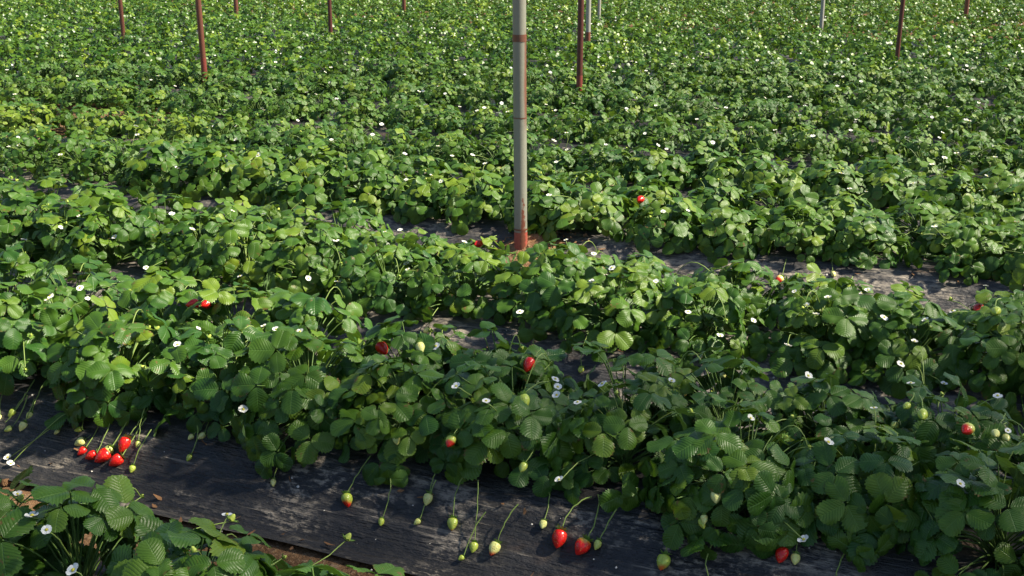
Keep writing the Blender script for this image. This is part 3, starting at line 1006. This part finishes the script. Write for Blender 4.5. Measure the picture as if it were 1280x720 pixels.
for _ in range(260):
    k = random.choice([1, 1, 1, 2, 3])
    s = row_s(k) - random.uniform(0.24, 0.56)
    x, y = to_world(random.uniform(-2.6, 2.6), s)
    r = 0.0009 + 0.0028 * random.random() ** 2
    p = np.array([x, y, float(bed_z(s)) + 0.006])
    v = [p + r * np.array(c_) * random.uniform(0.7, 1.3) for c_ in ((1, 0, 0), (0, 1, 0), (-1, 0, 0), (0, -1, 0), (.6, .1, .8), (.1, .6, .8), (-.6, -.1, .8), (-.1, -.6, .8))]
    g.add(v, [[0, 1, 5, 4], [1, 2, 6, 5], [2, 3, 7, 6], [3, 0, 4, 7], [4, 5, 6, 7]])
tag(link('grit', g.mesh('grit', [GRIT])), 'tiny pale specks of grit and fallen petals on the black film', 'grit', None, 'stuff')

g = Geo()
for _ in range(900):
    k = random.choice([1, 1, 1, 2, 3, 3])
    s = row_s(k) - 0.52 + random.gauss(0, 0.045) - (0.05 if k == 1 else 0)
    x, y = to_world(random.uniform(-2.6, 2.6), s)
    r = 0.003 + 0.009 * random.random() ** 2.5
    p = np.array([x, y, float(bed_z(s)) - 0.006])
    v = [p + r * np.array(c_) * random.uniform(0.7, 1.3) for c_ in ((1, 0, 0), (0, 1, 0), (-1, 0, 0), (0, -1, 0), (.6, .1, .9), (.1, .6, .9), (-.6, -.1, .9), (-.1, -.6, .9))]
    g.add(v, [[0, 1, 5, 4], [1, 2, 6, 5], [2, 3, 7, 6], [3, 0, 4, 7], [4, 5, 6, 7]])
tag(link('soil_clods', g.mesh('soil_clods', [SOIL])), 'loose brown soil clods along the edge of the film in the furrows', 'soil', None, 'stuff')

# ------------------------------------------------------------------ row of unseen trees, added beside the camera to shade the first beds
BARK = simple('grey bark', (0.16, 0.13, 0.10), 0.9, 0.2, (12, (0.08, 0.065, 0.05)))
CROWN = simple('shade tree leaf', (0.045, 0.095, 0.02), 0.5, 0.3, (1.5, (0.075, 0.13, 0.03)), 0.5)
P0, P1 = np.array([11.5, 3.9]), np.array([4.6, 1.06])
NT = 6
for i in range(NT):
    f = i / (NT - 1)
    bx, by = P0 * (1 - f) + P1 * f + rng.normal(0, 0.2, 2)
    H = 7.7 + rng.uniform(-0.3, 0.3)
    e = bpy.data.objects.new('shade_tree', None)
    COL.objects.link(e)
    e.location = (bx, by, 0)
    tag(e, '%s unseen tree in a row added to shade the first beds' % ORD[i], 'tree', 'unseen trees added for their shade')
    g = Geo()
    z = np.linspace(-0.1, H * 0.92, 9)
    v, q = tube(np.stack([0.05 * np.sin(z), 0.05 * np.cos(z * 1.3), z], 1), np.linspace(0.16, 0.02, 9), 9)
    g.add(v, q)
    for _ in range(14):
        z0 = random.uniform(0.9, H * 0.8); ph = random.uniform(0, 6.28); ln = random.uniform(0.6, 1.1)
        tip = np.array([math.cos(ph) * ln, math.sin(ph) * ln, z0 + ln * 1.1])
        v, q = tube(bezier((0.05 * math.sin(z0), 0.05 * math.cos(1.3 * z0), z0), (tip[0] * 0.6, tip[1] * 0.6, z0 + ln * 0.3), tip, 6), np.linspace(0.04, 0.008, 6), 6)
        g.add(v, q)
    link('trunk', g.mesh('trunk', [BARK]), e)
    nl = 600
    hz = rng.random(nl) ** 0.85
    ph = rng.uniform(0, 6.28, nl)
    wob = 1 + 0.18 * np.sin(ph * 3 + hz * 11 + i) + 0.12 * np.sin(hz * 31 + ph)
    rr = 1.25 * wob * np.sqrt(np.clip(1 - hz ** 5, 0.02, 1)) * rng.random(nl) ** 0.4
    c_ = np.stack([rr * np.cos(ph), rr * np.sin(ph), 0.5 + hz * (H - 0.5)], 1)
    n_ = unit(rng.normal(0, 1, (nl, 3)) + np.array([0, 0, 0.6]))
    a_ = unit(np.cross(n_, rng.normal(0, 1, (nl, 3)))); b_ = np.cross(n_, a_)
    ls = rng.uniform(0.07, 0.12, nl)[:, None]
    v = np.stack([c_ - a_ * ls, c_ + b_ * ls * 0.7, c_ + a_ * ls, c_ - b_ * ls * 0.7], 1).reshape(-1, 3)
    g = Geo(); g.add(v, np.arange(nl * 4).reshape(-1, 4))
    link('crown', g.mesh('crown', [CROWN], smooth=False), e)

# ------------------------------------------------------------------ camera, light
cam = bpy.data.cameras.new('camera')
cam.sensor_width = 36
cam.lens = 36 * FPX / 1280
cam.clip_end = 2000
cam.clip_start = 0.05
co = bpy.data.objects.new('camera', cam)
COL.objects.link(co)
co.location = (0, 0, CAM_Z)
co.rotation_euler = (math.pi / 2 - PITCH, 0, 0)
scene.camera = co

SUN_EL, SUN_AZ = R(46), R(94)     # azimuth clockwise from +Y: from the right, almost along the beds
sd = np.array([math.sin(SUN_AZ) * math.cos(SUN_EL), math.cos(SUN_AZ) * math.cos(SUN_EL), math.sin(SUN_EL)])
sun = bpy.data.lights.new('sun', 'SUN')
sun.energy = 4.8
sun.angle = R(2.0)
sun.color = (1.0, 0.915, 0.745)
so = bpy.data.objects.new('sun', sun)
COL.objects.link(so)
from mathutils import Vector
so.rotation_euler = Vector(sd).to_track_quat('Z', 'Y').to_euler()
w = bpy.data.worlds.new('World')
scene.world = w
w.use_nodes = True
nt = w.node_tree
bg = nt.nodes.get('Background') or nt.nodes.new('ShaderNodeBackground')
sky = nt.nodes.new('ShaderNodeTexSky')
sky.sky_type = 'NISHITA'
sky.sun_disc = False
sky.sun_elevation = SUN_EL
sky.sun_rotation = SUN_AZ
nt.links.new(sky.outputs[0], bg.inputs[0])
bg.inputs[1].default_value = 0.068
scene.view_settings.view_transform = 'Standard'
scene.view_settings.look = 'None'
scene.view_settings.exposure = 1.3
scene.view_settings.gamma = 1.0
scene.cycles.max_bounces = 6
scene.cycles.transparent_max_bounces = 4
